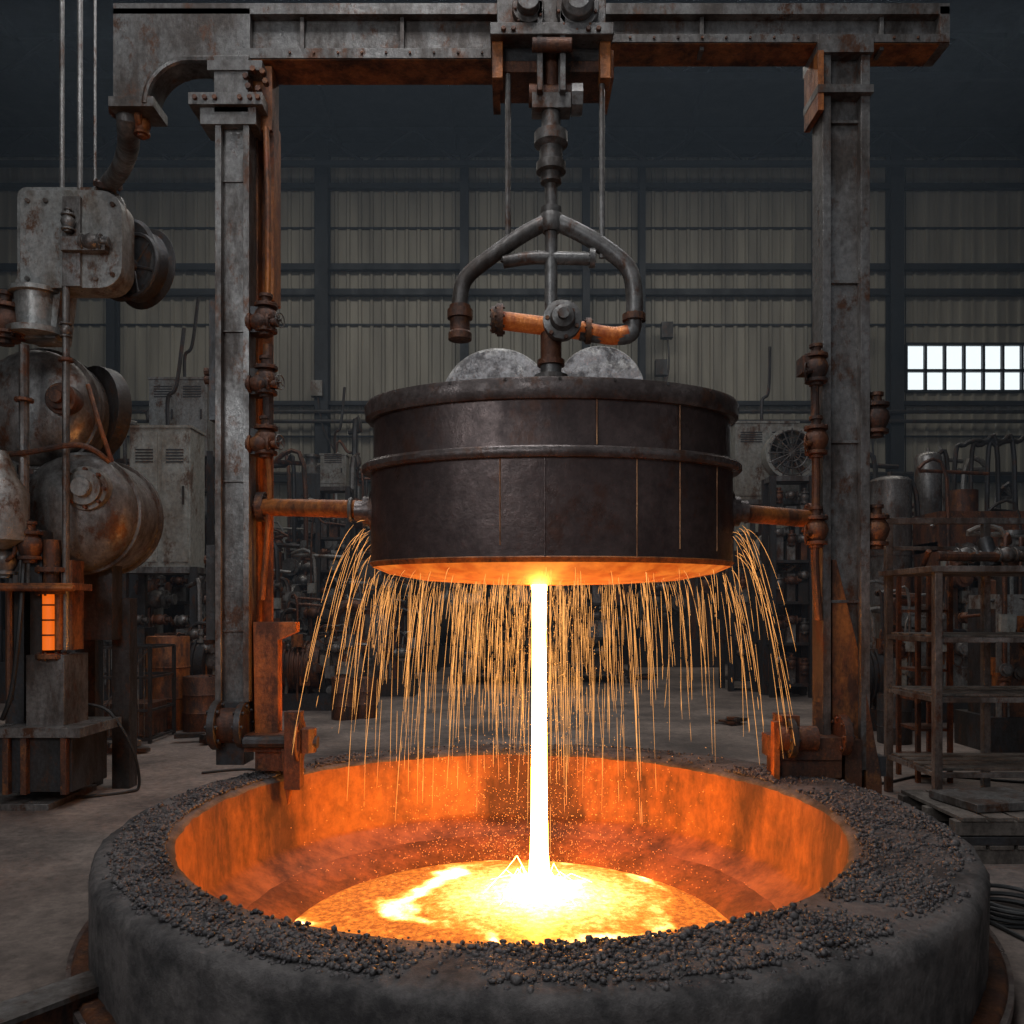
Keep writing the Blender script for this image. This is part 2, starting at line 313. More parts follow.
# pebbles
def pebbles():
    ico=bmesh.new(); bmesh.ops.create_icosphere(ico,subdivisions=1,radius=1); iv=[v.co.copy() for v in ico.verts]; jf=[[v.index for v in f.verts] for f in ico.faces]; ico.free()
    V=[];Fc=[];cnt=0
    while cnt<16500:
        a=random.uniform(0,2*math.pi); s=random.random()**.8
        x=(2.6+s*.56)*math.cos(a)+.17*s; y=CY+(2.84+s*.52)*math.sin(a)
        deg=math.degrees(a)
        dens=.07
        if deg>265 or deg<35: dens=1.0*(1-.6*s)
        elif 215<deg<=265: dens=.25+.6*(1 if .3<s<.95 else 0)
        elif 125<deg<=215: dens=.9*(1-s)**.9+.06
        dens*=max(0.03,min(1,.85+1.8*noise.noise(Vector((x*1.6,y*1.6,3)))))
        if random.random()>dens: continue
        cnt+=1; r=.005+.016*random.random()**2.2
        if random.random()<.03: r*=1.6
        M=Matrix.Rotation(random.uniform(0,6.3),3,'Z')@Matrix.Rotation(random.uniform(0,6.3),3,'X')
        sc=Vector((random.uniform(.7,1.3),random.uniform(.7,1.3),random.uniform(.6,1)))
        o=len(V); c=Vector((x,y,.808+r*.5-(.02 if s>.9 else 0)))
        for v in iv:
            q=M@(v*random.uniform(.85,1.1)); V.append(c+Vector((q.x*sc.x,q.y*sc.y,q.z*sc.z))*r)
        for f in jf: Fc.append([i+o for i in f])
    g=B(); g.add(V,Fc,M_PEB); g.bake('slag_gravel',sharp=75)
pebbles()

# ============================================================ LADLE
g=B(); rx,ry=1.68,1.0
zt=W(0,413,8).z; zb=W(0,566,8).z; zm=W(0,471,8).z; zu=W(0,421,8).z
def rg(k,z,dy=1): return (LX,LY,rx*k,ry*k,z)
g.loft([rg(.97,zb+.0),rg(1.0,zb+.02),rg(1.0,zm-.05),rg(1.0,zm-.04),rg(.985,zm+.04),rg(.985,zu)],[M_LADLE]*5,n=160)
g.loft([rg(.985,zm-.06),rg(1.035,zm-.055),rg(1.05,zm-.03),rg(1.05,zm+.01),rg(1.035,zm+.035),rg(.98,zm+.045)],[M_RIM]*5,n=160)
g.loft([rg(.98,zu-.05),rg(1.015,zu-.045),rg(1.03,zu-.02),rg(1.035,zt+.01),rg(1.02,zt+.05),rg(.99,zt+.06),rg(.95,zt+.05),rg(.93,zt-.05),rg(.3,zt-.03),rg(.02,zt)],[M_RIM]*9,n=160,cap=M_LADLE)
g.loft([rg(1.0,zb+.03),rg(1.008,zb+.02),rg(.99,zb-.02)],[M_RUSTGLOW]*2,n=160)
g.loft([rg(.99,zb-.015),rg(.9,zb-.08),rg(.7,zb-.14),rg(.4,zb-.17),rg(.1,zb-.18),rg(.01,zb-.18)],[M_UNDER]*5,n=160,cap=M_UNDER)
def onlad(px,k=1.0):
    x=(px-512)*7.1/F-LX
    for _ in range(8):
        y=LY-ry*k*math.sqrt(max(0,1-(x/(rx*k))**2)); x=(px-512)*y/F-LX
    return LX+x,y
M_SEAM=rusty('ladle_weld_seam',(.50,.25,.11),(.2,.09,.04),scale=6,rough=.5,metal=.2)
for px,z0,z1,mt in ((500,zb+.12,zm-.06,M_SEAM),(545,zb+.02,zm-.06,M_LADLE),(597,zm+.05,zu-.05,M_SEAM),(637,zb+.02,zm-.06,M_SEAM),(680,zb+.1,zu-.05,M_SEAM),(717,zb+.1,zm-.06,M_SEAM)):
    x,y=onlad(px,1.0); g.cyl((x,y,z0),(x,y,z1),.008 if mt is M_LADLE else .007,mt,n=6)
for px in (395,450,505,560,615,668,710):
    x,y=onlad(px,1.03); g.cyl((x,y-.01,zt+.03),(x,y+.05,zt+.03),.014,M_DARK,n=6)
for sgn in(-1,1):
    g.lathe((LX+sgn*rx*.97,LY,W(0,512,8).z),X*sgn,[(0,.2),(.05,.2),(.05,.14),(.12,.14),(.12,.1),(.2,.1)],M_RIM,20)
g.bake('foundry_ladle')

# ============================================================ LADLE HANGER
g=B(); c=lambda px,py,D=8.0: W(px,py,D)
g.cyl(c(551,388),c(551,180),.06,M_STEEL,n=16)
g.cyl(c(551,400),c(551,376),.16,M_STEEL); g.cyl(c(551,376),c(551,366),.10,M_STEEL)
g.lathe(c(551,366),Z,[(0,.13),(.05,.13),(.05,.1),(.3,.1),(.34,.07),(.4,.07)],M_RUST,18)
g.lathe(c(551,215),Z,[(-.05,.07),(0,.10),(.06,.10),(.08,.06),(.28,.06),(.3,.10),(.38,.10),(.40,.14),(.48,.14),(.5,.11),(.62,.11),(.66,.16),(.76,.16),(.78,.09),(.95,.09)],M_STEEL,18)
g.box(c(551,106),(.36,.2,.14),M_STEEL); g.cyl(c(529,96),c(573,96),.10,M_RUST); g.cyl(c(571,100),c(582,100),.14,M_STEEL,n=8)
g.b2(c(538,0).x,c(543,0).x,7.9,8.1,c(0,100).z,c(0,40).z,M_STEEL); g.b2(c(558,0).x,c(563,0).x,7.9,8.1,c(0,100).z,c(0,40).z,M_STEEL)
g.cyl(c(551,100),c(551,-20),.08,M_RUST,n=14)
g.tube([c(551,220),c(524,234),c(492,256),c(466,278),c(460,300),c(460,318)],.075,M_STEEL,n=14)
g.tube([c(551,220),c(578,232),c(605,248),c(628,268),c(634,292),c(634,318),c(630,334),c(612,336),c(580,332)],.08,M_STEEL,n=14)
g.lathe(c(460,306),-Z,[(0,.10),(.04,.10),(.04,.12),(.12,.12),(.12,.095),(.24,.095),(.26,.11),(.32,.11)],M_RUST,16)
g.tube([c(503,262),c(530,258),c(551,258),c(594,259)],.06,M_STEEL,n=12); g.flange(c(592,258),X,.09,M_STEEL,.05)
g.lathe(c(551,222),Z,[(-.1,.08),(-.05,.11),(.05,.11),(.1,.08)],M_STEEL,16)
g.cyl(c(497,320),c(585,331),.085,M_LITPIPE,n=18); g.tube([c(588,332),c(612,336),c(628,334)],.083,M_LITPIPE,n=18)
g.flange(c(500,320),X,.15,M_RUST,.06); g.flange(c(494,320),X,.12,M_RUST,.05)
g.flange(c(634,318),Z,.11,M_RUST,.06); g.flange(c(588,331),X,.12,M_RUST,.05)
g.lathe(c(562,322,7.85),-Y,[(-.15,.14),(0,.18),(.08,.18),(.1,.12),(.18,.1),(.2,.05),(.26,.05)],M_STEEL,16); g.bolts(c(562,322,7.76),-Y,.14,6,.02,M_RUST)
g.cyl(c(508,75),c(508,235),.028,M_STEEL,n=8); g.cyl(c(602,75),c(602,258),.028,M_STEEL,n=8)
g.tube([c(508,235),c(506,248),c(503,262)],.028,M_STEEL,n=8)
g.bake('ladle_hanger')

# ============================================================ GANTRY
FD=8.5
def q(px,py,D=FD): return W(px,py,D)
g=B(); 
def xz(px,py,D=8.4): p=q(px,py,D); return (p.x,p.z)
def bx(px0,px1,py0,py1,y0,y1,mat):
    a=q(px0,py1,y0); b=q(px1,py0,y0); g.b2(a.x,b.x,y0,y1,a.z,b.z,mat)
bx(150,500,14,52,8.50,8.6,M_STEEL); bx(113,950,3,14,8.4,8.75,M_STEEL); bx(225,500,50,60,8.4,8.8,M_RUSTGLOW); bx(225,500,48,58,8.38,8.42,M_STEEL)  # orange beam underside has the melt's light in its colour
bx(612,950,10,42,8.50,8.6,M_STEEL); bx(612,940,36,44,8.4,8.75,M_RUSTGLOW); bx(612,950,34,42,8.38,8.42,M_STEEL)
bx(940,950,6,44,8.4,8.75,M_STEEL)
bx(500,612,14,44,8.5,8.7,M_STEEL)
for px in(300,400,700,880): bx(px,px+4,12,50,8.44,8.6,M_STEEL)
for px in range(290,490,24): g.bolts(q(px,53,8.38),-Y,.0,1,.014,M_RUST)
for px in range(630,940,24): g.bolts(q(px,38,8.38),-Y,.0,1,.014,M_RUST)
poly=[xz(113,8),xz(250,8),xz(250,60),xz(215,60)]
for i in range(9):
    a=math.radians(90+i*90/8); poly.append(xz(190+math.cos(a)*42,102-math.sin(a)*42))
poly+= [xz(148,104),xz(113,104)]
g.prism(poly,8.4,8.7,M_STEEL)
bx(108,153,96,106,8.36,8.72,M_STEEL)
arc=[Vector((q(190+math.cos(math.radians(90+i*9))*45,0,8.38).x,8.38,q(0,104-math.sin(math.radians(90+i*9))*45,8.38).z)) for i in range(11)]
g.sweep([Vector((q(250,0,8.38).x,8.38,arc[0].z))]+arc,[.035]*12,M_STEEL,n=8)
bx(214,248,56,112,8.3,8.6,M_STEEL); bx(207,262,60,70,8.28,8.65,M_STEEL); bx(188,262,92,104,8.25,8.65,M_STEEL); bx(200,256,104,124,8.3,8.6,M_STEEL)
bx(252,272,66,130,8.45,8.7,M_RUSTGLOW)
g.bolts(q(256,80,8.3),-Y,.1,6,.03,M_RUST)
for px in(195,205,215,240,250,258): g.bolts(q(px,98,8.25),-Y,0,1,.025,M_RUST)
bx(215,221,120,702,8.32,8.58,M_STEEL); bx(220,244,120,702,8.40,8.46,M_STEEL); bx(243,249,120,702,8.32,8.58,M_STEEL)
bx(253,258,124,745,8.55,8.8,M_RUSTGLOW); bx(258,272,120,735,8.7,8.76,M_RUSTGLOW); bx(270,274,120,300,8.5,8.75,M_RUSTGLOW)  # inner post faces coloured orange as if lit from the pit
for py in range(180,690,150): bx(221,243,py,py+2,8.38,8.46,M_STEEL)
bx(209,216,300,420,8.35,8.5,M_DARK); bx(206,215,545,640,8.35,8.5,M_DARK)
for py in (372,380,560,600,640): g.cyl(q(205,py),q(216,py),.045,M_RUST,n=8)
for py in(318,380,440):
    g.valve(q(266,py,8.35),Z,.11,M_RUST); g.valve(q(260,py+4,8.3),X,.085,M_RUST)
    g.wheel(q(280,py+2,8.3),X+Y*-.4,.07,M_STEEL)
    bx(250,262,py-12,py+14,8.3,8.5,M_DARK)
g.tube([q(268,300,8.35),q(268,200,8.35),q(266,128,8.4)],.03,M_RUSTGLOW,n=10)
g.tube([q(268,345,8.35),q(268,410,8.35),q(268,455,8.35)],.05,M_RUST,n=10)
g.tube([q(268,455,8.35),q(270,500,8.38),q(262,600,8.45)],.03,M_RUSTGLOW,n=8)
poly=[xz(253,622),xz(296,622),xz(296,632),xz(278,640),xz(278,735),xz(255,745)]
g.prism(poly,8.40,8.55,M_RUSTGLOW)
bx(216,244,702,765,8.3,8.62,M_DARK); bx(244,300,735,752,8.25,8.6,M_RUST); bx(255,292,748,771,8.3,8.55,M_RUST); bx(284,300,712,790,8.1,8.25,M_RUST)
g.cyl(q(212,725,8.3),q(246,725,8.3),.17,M_RUST,n=18); g.flange(q(218,725,8.3),X,.24,M_DARK,.07); g.flange(q(243,725,8.3),X,.22,M_DARK,.06)
g.wheel(q(300,740,8.2),X,.2,M_RUST,4); g.cyl(q(244,742,8.2),q(318,742,8.2),.06,M_DARK,n=10); g.cyl(q(306,728,8.2),q(306,752,8.2),.1,M_RUST,n=10)
g.prism([xz(288,745),xz(300,745),xz(300,770),xz(294,800),xz(290,770)],8.15,8.25,M_RUSTGLOW)
# right post
bx(823,831,52,770,8.4,8.7,M_STEEL); bx(830,862,52,770,8.50,8.58,M_STEEL); bx(861,870,52,770,8.4,8.7,M_STEEL)
for py in range(120,760,160): bx(831,861,py,py+3,8.46,8.58,M_STEEL)
bx(818,874,34,52,8.36,8.8,M_STEEL); bx(818,874,84,92,8.34,8.76,M_STEEL); bx(818,824,50,110,8.35,8.75,M_RUSTGLOW)
bx(845,862,740,790,8.36,8.5,M_RUST)
g.prism([xz(832,560,8.48),xz(836,560,8.48),xz(858,650,8.48),xz(861,700,8.48),xz(861,780,8.48),xz(832,780,8.48)],8.47,8.5,M_RUSTGLOW)
g.prism([xz(866,690),xz(882,780),xz(882,800),xz(866,800)],8.4,8.6,M_RUST)
for py in(368,440,530):
    g.valve(q(816,py,8.35),Z,.11,M_RUST); g.wheel(q(806,py+4,8.25),X-Y*.5,.085,M_RUST); g.cyl(q(806,py+4,8.25),q(824,py,8.4),.03,M_RUST,n=8)
g.tube([q(815,350,8.35),q(815,410,8.35),q(816,480,8.35),q(815,560,8.35),q(819,620,8.4)],.04,M_RUST,n=10)
for py in(418,530): g.valve(q(876,py,8.5),Z,.12,M_RUST); g.cyl(q(864,py,8.5),q(886,py,8.5),.06,M_RUST,n=10)
bx(803,812,355,372,8.3,8.5,M_RUST)
bx(774,842,738,760,8.2,8.6,M_RUST); bx(774,780,722,800,8.15,8.25,M_RUSTGLOW); bx(782,800,716,745,8.2,8.5,M_RUST)
g.cyl(q(776,738,8.2),q(816,738,8.2),.12,M_RUST,n=14); g.flange(q(790,738,8.2),X,.19,M_DARK,.06); g.flange(q(842,735,8.3),X,.2,M_RUST,.08)
bx(776,842,756,778,8.25,8.55,M_RUST)
a=q(812,0); b_=q(884,0); g.b2(a.x+.12,b_.x,8.7,9.05,0,1.0,M_DARK); g.b2(a.x+.15,b_.x,8.45,8.95,.78,.98,M_DARK)
zt_=W(0,510,8).z
g.cyl(q(252,507),(LX-rx*1.02,LY,zt_),.085,M_RUSTGLOW,n=18); g.cyl((LX+rx*1.02,LY,zt_-.03),q(822,520),.085,M_RUSTGLOW,n=18)
g.flange(q(262,507),X,.15,M_RUST,.08); g.flange(q(812,520),X,.17,M_RUST,.1)
g.torus((LX-rx*1.12,LY+.05,zt_),X,.1,.02,M_STEEL)
gan=g.bake('casting_gantry',bevel=.008)
g=B()
bx2=lambda px0,px1,py0,py1,y0,y1,mat: g.b2(q(px0,0,y0).x,q(px1,0,y0).x,y0,y1,q(0,py1,y0).z,q(0,py0,y0).z,mat)
bx2(497,606,-12,28,7.9,8.5,M_STEEL); bx2(490,614,22,34,7.8,8.5,M_STEEL); bx2(500,600,34,62,8.0,8.5,M_DARK); bx2(492,503,34,78,7.9,8.1,M_RUSTGLOW); bx2(600,611,34,78,7.9,8.1,M_RUSTGLOW)
bx2(492,500,50,78,8.0,8.6,M_RUSTGLOW); bx2(606,614,50,78,8.0,8.6,M_RUSTGLOW); bx2(497,606,60,72,8.0,8.5,M_RUST)
g.lathe(W(577,12,7.9),-Y,[(0,.2),(.08,.2),(.08,.15),(.16,.15),(.2,.1)],M_STEEL,20); g.bolts(W(577,12,7.82),-Y,.17,8,.018,M_RUST)
g.lathe(W(528,12,7.9),-Y,[(0,.15),(.08,.15),(.08,.1),(.18,.1)],M_STEEL,20); g.bolts(W(528,12,7.82),-Y,.12,6,.015,M_RUST)
for px in(505,515,590,600): g.bolts(W(px,28,7.8),-Y,.02,1,.025,M_RUST)
bx2(537,543,0,90,7.82,7.9,M_STEEL); bx2(560,566,0,90,7.82,7.9,M_STEEL)
g.cyl(W(532,45,7.8),W(572,45,7.8),.06,M_RUST)
g.bake('hoist_trolley',bevel=.008)

# ============================================================ SPARKS
g=B()
def arcpt(p,v,t): return Vector((p[0]+v[0]*t,p[1]+v[1]*t,p[2]+v[2]*t-4.9*t*t))
def streak(p,v,t0,t1,r):
    t=t0
    while t<t1:
        dt=random.uniform(.05,.25); e=min(t+dt,t1); k=6
        pts=[arcpt(p,v,t+(e-t)*i/(k-1)) for i in range(k)]
        if pts[-1].z<-.1: return
        g.sweep(pts,[r*.5,r*.8,r,r,r*.8,r*.4],M_SPK,n=3)
        t=e+random.choice((.003,.006,.03))
for i in range(280):
    a=random.uniform(0,2*math.pi); rr=random.choice((.98,.95,.85,.7,.5))
    if random.random()<.45: a=random.choice((random.gauss(math.pi,.8),random.gauss(0,.8)))
    p=(LX+rx*rr*math.cos(a),LY+ry*rr*math.sin(a),zb-.06-(1-rr)*.1)
    v0=random.uniform(.02,.8)*rr; v=(v0*math.cos(a),v0*math.sin(a)*.5,random.uniform(-.3,.5))
    t0=random.uniform(.0,.25); streak(p,v,t0,min(t0+random.uniform(.12,.5),.68),random.choice((.0014,.0018,.0022)))
for i in range(34):
    sg=random.choice((-1,1)); p=(LX+sg*rx*1.0,LY+random.uniform(-.4,.4),zb+random.uniform(.1,.4))
    streak(p,(sg*random.uniform(.1,1.1),random.uniform(-.2,.2),random.uniform(-.3,.3)),random.uniform(0,.1),random.uniform(.35,.70),.0019)
for i in range(420):
    p=(SX+random.gauss(0,.42),LY+random.gauss(0,.3),zb-.14)
    t0=random.uniform(0,.45); streak(p,(random.gauss(0,.2),random.gauss(0,.12),-.3),t0,t0+random.uniform(.04,.2),.0015)
for i in range(3600):
    if i<2500: x=SX+random.gauss(-.15,.8); y=LY+random.gauss(-.1,.55); z=-.15+abs(random.gauss(0,.6))
    else: x=SX+random.gauss(0,.3); y=LY+random.gauss(0,.2); z=random.uniform(-.1,2.6)
    if abs(x)>2.1 or y>9.3: continue
    s=random.uniform(.002,.0045)
    g.add([(x+s,y,z),(x-s,y,z),(x,y+s,z),(x,y-s,z),(x,y,z+s),(x,y,z-s)],[(0,2,4),(2,1,4),(1,3,4),(3,0,4),(2,0,5),(1,2,5),(3,1,5),(0,3,5)],M_SPK)
g.bake('spark_shower')

# ============================================================ LEFT CASTING MACHINE
g=B()
def L_(px,py,D=11.0): return W(px,py,D)
def lb(px0,px1,py0,py1,y0,y1,mat):
    a=L_(px0,py1,y0);b=L_(px1,py0,y0); g.b2(a.x,b.x,y0,y1,a.z,b.z,mat)
def rrect(px0,px1,py0,py1,r,D=10.6):
    out=[]
    for cx,cy,a0 in((px1-r,py0+r,0),(px0+r*.4,py0+r*.4,90),(px0+r*.4,py1-r*.4,180),(px1-r,py1-r,270)):
        rad=r if a0 in(0,270) else r*.4
        for i in range(6):
            a=math.radians(a0+i*18); p=L_(cx+rad*math.cos(a),cy-rad*math.sin(a),D); out.append((p.x,p.z))
    return out
g.prism(rrect(20,122,190,288,22),10.6,10.95,M_GREY); g.prism(rrect(17,125,187,291,23,10.72),10.72,10.78,M_GREY); g.prism(rrect(50,112,205,275,18,10.95),10.95,11.5,M_DARK)
lb(62,80,196,286,10.55,10.62,M_STEEL); lb(60,105,236,250,10.48,10.6,M_STEEL); g.valve(L_(92,242,10.5),X,.1,M_STEEL); g.valve(L_(68,222,10.5),Z,.08,M_STEEL)
for a,b in((27,200),(27,278),(112,204),(112,274),(45,200),(95,278)): g.cyl(L_(a,b,10.56),L_(a,b,10.62),.03,M_STEEL,n=8)
g.lathe(L_(136,265,11.3),Y+.45*X,[(-.2,.50),(-.16,.54),(-.12,.46),(.12,.46),(.16,.54),(.2,.50),(.2,.2),(.3,.2)],M_DARK,36); g.wheel(L_(134,266,11.05),-Y-.45*X,.4,M_DARK,6)
g.prism([(L_(15,0,10.7).x,L_(0,288).z),(L_(62,0,10.7).x,L_(0,288).z),(L_(55,0,10.7).x,L_(0,345).z),(L_(22,0,10.7).x,L_(0,345).z)],10.7,11.1,M_GREY)
g.lathe(L_(38,292,10.8),-Z,[(0,.34),(.06,.34),(.06,.27),(.5,.24),(.5,.36),(.58,.36)],M_GREY,24)
g.valve(L_(5,322,10.7),Z,.18,M_RUST); g.flange(L_(8,335,10.7),Z,.22,M_RUST)
for px,r in((62,.03),(80,.035),(95,.02)): g.cyl(L_(px,190,10.75),L_(px,-60,10.75),r,M_STEEL,n=8)
def vessel(c,r,l,mat,ax=Y):
    g.lathe(c,ax,[(-.02,.02),(-.01,r*.35),(.03,r*.62),(.12,r*.85),(.22,r*.97),(.32,r),(.36,r),(.36,r*1.06),(.44,r*1.06),(.44,r),(l-.4,r),(l-.4,r*1.06),(l-.32,r*1.06),(l-.32,r),(l-.2,r*.96),(l-.08,r*.8),(l,r*.5),(l+.03,.02)],mat,40)
A1=Y
vessel(L_(24,402,10.9),.76,1.4,M_STEEL,A1)
vessel(L_(66,510,10.8),.76,1.4,M_STEEL,A1)
g.lathe(L_(85,488,10.75),-Y,[(-.25,.28),(0,.28),(0,.22),(.06,.22),(.06,.12),(.14,.12)],M_GREY,24); g.bolts(L_(85,488,10.72),-Y,.24,8,.025,M_RUST)
g.lathe(L_(60,398,10.85),-Y,[(-.25,.2),(0,.2),(0,.15),(.06,.15),(.06,.08),(.12,.08)],M_RUST,24)
g.lathe(L_(98,412,11.9),Y+.6*X,[(-.1,.62),(.1,.62),(.12,.5),(.2,.35)],M_DARK,32)
g.lathe(L_(0,500,10.4),Z,[(-.6,.1),(-.5,.32),(.1,.32),(.3,.2),(.6,.08)],M_GREY,20)
g.tube([L_(88,385,10.6),L_(98,420,10.5),L_(112,462,10.6)],.03,M_RUSTGLOW,n=8)
g.tube([L_(0,455,10.5),L_(30,452,10.4),L_(80,445,10.4),L_(110,462,10.6)],.035,M_RUST,n=8)
g.cyl(L_(66,280,10.6),L_(66,650,10.6),.045,M_STEEL,n=10); g.cyl(L_(24,345,10.5),L_(24,560,10.5),.06,M_STEEL,n=10)
g.flange(L_(66,360,10.6),Z,.09,M_RUST); g.flange(L_(24,400,10.5),Z,.11,M_RUST); g.valve(L_(66,330,10.6),Z,.07,M_STEEL)
lb(80,112,560,640,11.3,11.6,M_DARK)
for px,dy in((8,11.6),(100,11.7),(60,11.8)):
    a=L_(px,0); g.b2(a.x-.12,a.x+.12,dy-.12,dy+.12,0,2.6,M_DARK)
lb(-10,72,583,590,10.3,10.8,M_RUSTGLOW); g.cyl(L_(-10,588,10.3),L_(74,588,10.3),.04,M_RUSTGLOW,n=10)
lb(26,64,655,738,10.5,11.1,M_STEEL); lb(30,42,530,660,10.55,11.0,M_DARK); lb(62,72,560,650,10.6,10.9,M_RUSTGLOW); lb(5,24,590,740,10.7,11.1,M_DARK)
g.cyl(L_(50,650,10.6),L_(50,592,10.6),.085,M_HOT,n=18); g.cyl(L_(59,650,10.55),L_(59,592,10.55),.05,M_RUSTGLOW,n=12)
for k in range(3): g.torus(L_(50,605+k*15,10.6),Z,.09,.012,M_RUST,20,6)
for py in(656,592,570): g.flange(L_(52,py,10.6),Z,.19,M_RUST,.06)
g.cyl(L_(52,592,10.6),L_(52,540,10.6),.1,M_RUST,n=16); g.valve(L_(30,545,10.5),Z,.14,M_RUST); g.valve(L_(5,560,10.5),Z,.14,M_STEEL); g.wheel(L_(18,520,10.5),Z,.14,M_RUST)
g.torus(L_(2,548,10.4),Y,.16,.03,M_RUST)
lb(-12,80,728,738,10.3,11.4,M_STEEL); lb(-5,72,738,792,10.4,11.3,M_DARK); g.b2(L_(-15,0).x,L_(78,0).x,10.3,11.5,0,.08,M_STEEL)
for px in(2,20,60): lb(px,px+6,738,795,10.32,10.42,M_RUST)
g.cyl(L_(10,590,10.7),L_(10,700,10.7),.05,M_RUST,n=10)
g.tube([L_(24,560,10.5),L_(20,620,10.3),L_(12,690,10.3),L_(2,720,10.3)],.03,M_BLACK,n=8)
g.bake('holding_furnace_machine',bevel=.006)
g=B(); g.tube([W(127,104,8.6),W(128,125,8.6),W(128,148,9.2),W(120,170,10.2),W(106,188,10.8)],.11,M_STEEL,n=16)
g.flange(W(127,112,8.6),Z,.17,M_RUST,.06); g.flange(W(108,185,10.7),Vector((.2,-.5,1)),.17,M_RUST,.06)
g.torus(W(142,118,8.6),X,.1,.04,M_RUSTGLOW); g.valve(W(142,125,8.6),Z,.08,M_RUSTGLOW); g.bake('exhaust_pipe')
def cable(name,pts,r=.02):
    g=B(); g.tube(pts,r,M_BLACK,n=8,sm=8); g.bake(name)
cable('floor_cable',[(-5.7,11.2,1.2),(-5.35,11.25,1.1),(-5.05,11.3,.6),(-5.0,11.4,.1),(-5.1,11.3,.02),(-5.5,11.0,.02),(-5.9,10.9,.02)])
cable('floor_cable',[(-2.3,11.9,.02),(-2.6,12.3,.02),(-3.3,12.4,.02),(-4.0,12.9,.02),(-4.6,12.6,.02)])
cable('floor_cable',[(4.0,12.2,.02),(5.0,11.8,.02),(6.1,12.4,.02),(7.4,11.9,.02),(8.6,12.6,.02)])
g=B()
for i in range(5): g.torus((3.95+random.uniform(-.04,.04),6.75+random.uniform(-.04,.04),.02+.03*i),Vector((random.uniform(-.06,.06),random.uniform(-.06,.06),1)),.30-.02*(i%3),.018,M_BLACK,40,8)
g.tube([(3.7,6.6,.02),(3.85,6.0,.02),(4.3,5.7,.02),(4.2,5.2,.02),(3.7,4.9,.02)],.018,M_BLACK,n=8,sm=8)
g.bake('cable_coil')

# ============================================================ RIGHT WORK PLATFORM
g=B()
def leg(x,y,z0,z1,w=.05,m=M_DARK): g.b2(x-w,x+w,y-w,y+w,z0,z1,m)
x0=W(937,0,10.1).x; x1=x0+2.6; y0,y1=10.1,11.4
zt1=W(0,572,10.1).z; 
for x in(x0,x0+1.3,x1):
    for y in(y0,y1): leg(x,y,0,zt1 if y==y0 else zt1+.75,.045,M_STEEL)
g.b2(x0-.1,x1+.1,y0-.08,y1+.08,zt1,zt1+.07,M_STEEL)
for z in(W(0,640,10.1).z,W(0,700,10.1).z,W(0,775,10.1).z):
    g.b2(x0,x1,y0-.03,y0+.03,z-.03,z+.03,M_STEEL); g.b2(x0,x1,y1-.03,y1+.03,z-.03,z+.03,M_STEEL)
    for x in(x0,x1): g.b2(x-.03,x+.03,y0,y1,z-.03,z+.03,M_STEEL)
    for k in range(4): g.b2(x0,x1,y0+.1+k*.3,y0+.32+k*.3,z+.03,z+.06,M_WOOD)
g.b2(x0-.05,x1,y1-.05,y1+.05,zt1+.7,zt1+.78,M_STEEL); g.b2(x0-.05,x1,y1-.03,y1+.03,zt1+.35,zt1+.40,M_STEEL)
for k in range(7): g.cyl((x0+.2+k*.35,y0+.4+random.uniform(0,.5),zt1+.07),(x0+.2+k*.35,y0+.6,zt1+.07+random.uniform(.15,.5)),random.uniform(.03,.12),random.choice((M_DARK,M_STEEL,M_RUST)),n=12)
g.cyl((x0+.1,y0+.2,zt1+.2),(x1,y0+.5,zt1+.2),.06,M_RUST,n=10)
for k in range(4): g.valve((x0+.5+k*.5,y0+.3,zt1+.22),X,.09,M_STEEL)
g.bake('work_platform',bevel=.004)
g=B()
px0,px1,yy0,yy1=4.25,5.9,8.15,9.4
for lev in range(2):
    z=lev*.27
    for k in range(3): g.b2(px0,px1,yy0+k*.55,yy0+.12+k*.55,z,z+.14,M_WOOD)
    for k in range(6): g.b2(px0+.05+k*.27,px0+.28+k*.27,yy0-.03,yy1,z+.14,z+.18,M_WOOD)
    g.b2(px0,px1,yy0-.02,yy1,z+.18,z+.26,M_DARK) if lev==0 else None
g.box((4.9,8.7,.50),(.9,.7,.08),M_STEEL,Matrix.Rotation(.2,3,'Z'))
g.bake('wooden_pallet_stack',bevel=.005)
g=B()
for x in(W(918,0,12).x,W(950,0,12).x):
    for y in(12,12.6): leg(x,y,0,W(0,568,12).z,.03,M_RUST)
for k in range(6):
    z=.3+k*.42; g.b2(W(918,0,12).x,W(950,0,12).x,12,12.6,z,z+.04,M_RUST)
g.bake('step_ladder')

# ============================================================ BACKGROUND EQUIPMENT
def stand(g,x,y,w,d,h,seed=1):
    rnd=random.Random(seed)
    for sx in(-.5,.5):
        for sy in(-.5,.5): g.b2(x+sx*w-.08,x+sx*w+.08,y+sy*d-.08,y+sy*d+.08,0,h,M_DARK)
    g.b2(x-w*.55,x+w*.55,y-d*.55,y+d*.55,h-.14,h,M_STEEL)
    k=0; z=.3
    while z<h-1:
        g.b2(x-w*.5,x+w*.5,y-d*.5,y+d*.5,z,z+.08,M_DARK)
        for i in range(3):
            bw=rnd.uniform(.15,.3)*w; xx=x+(-.33+.33*i)*w; g.b2(xx-bw/2,xx+bw/2,y-d*.4,y+d*.3,z+.08,z+rnd.uniform(.4,.9),rnd.choice((M_RUST,M_DARK,M_STEEL,M_GREY)))
            g.valve((xx,y-d*.45,z+rnd.uniform(.5,.9)),rnd.choice((X,Z)),.12,rnd.choice((M_RUST,M_STEEL)))
        z+=1.15
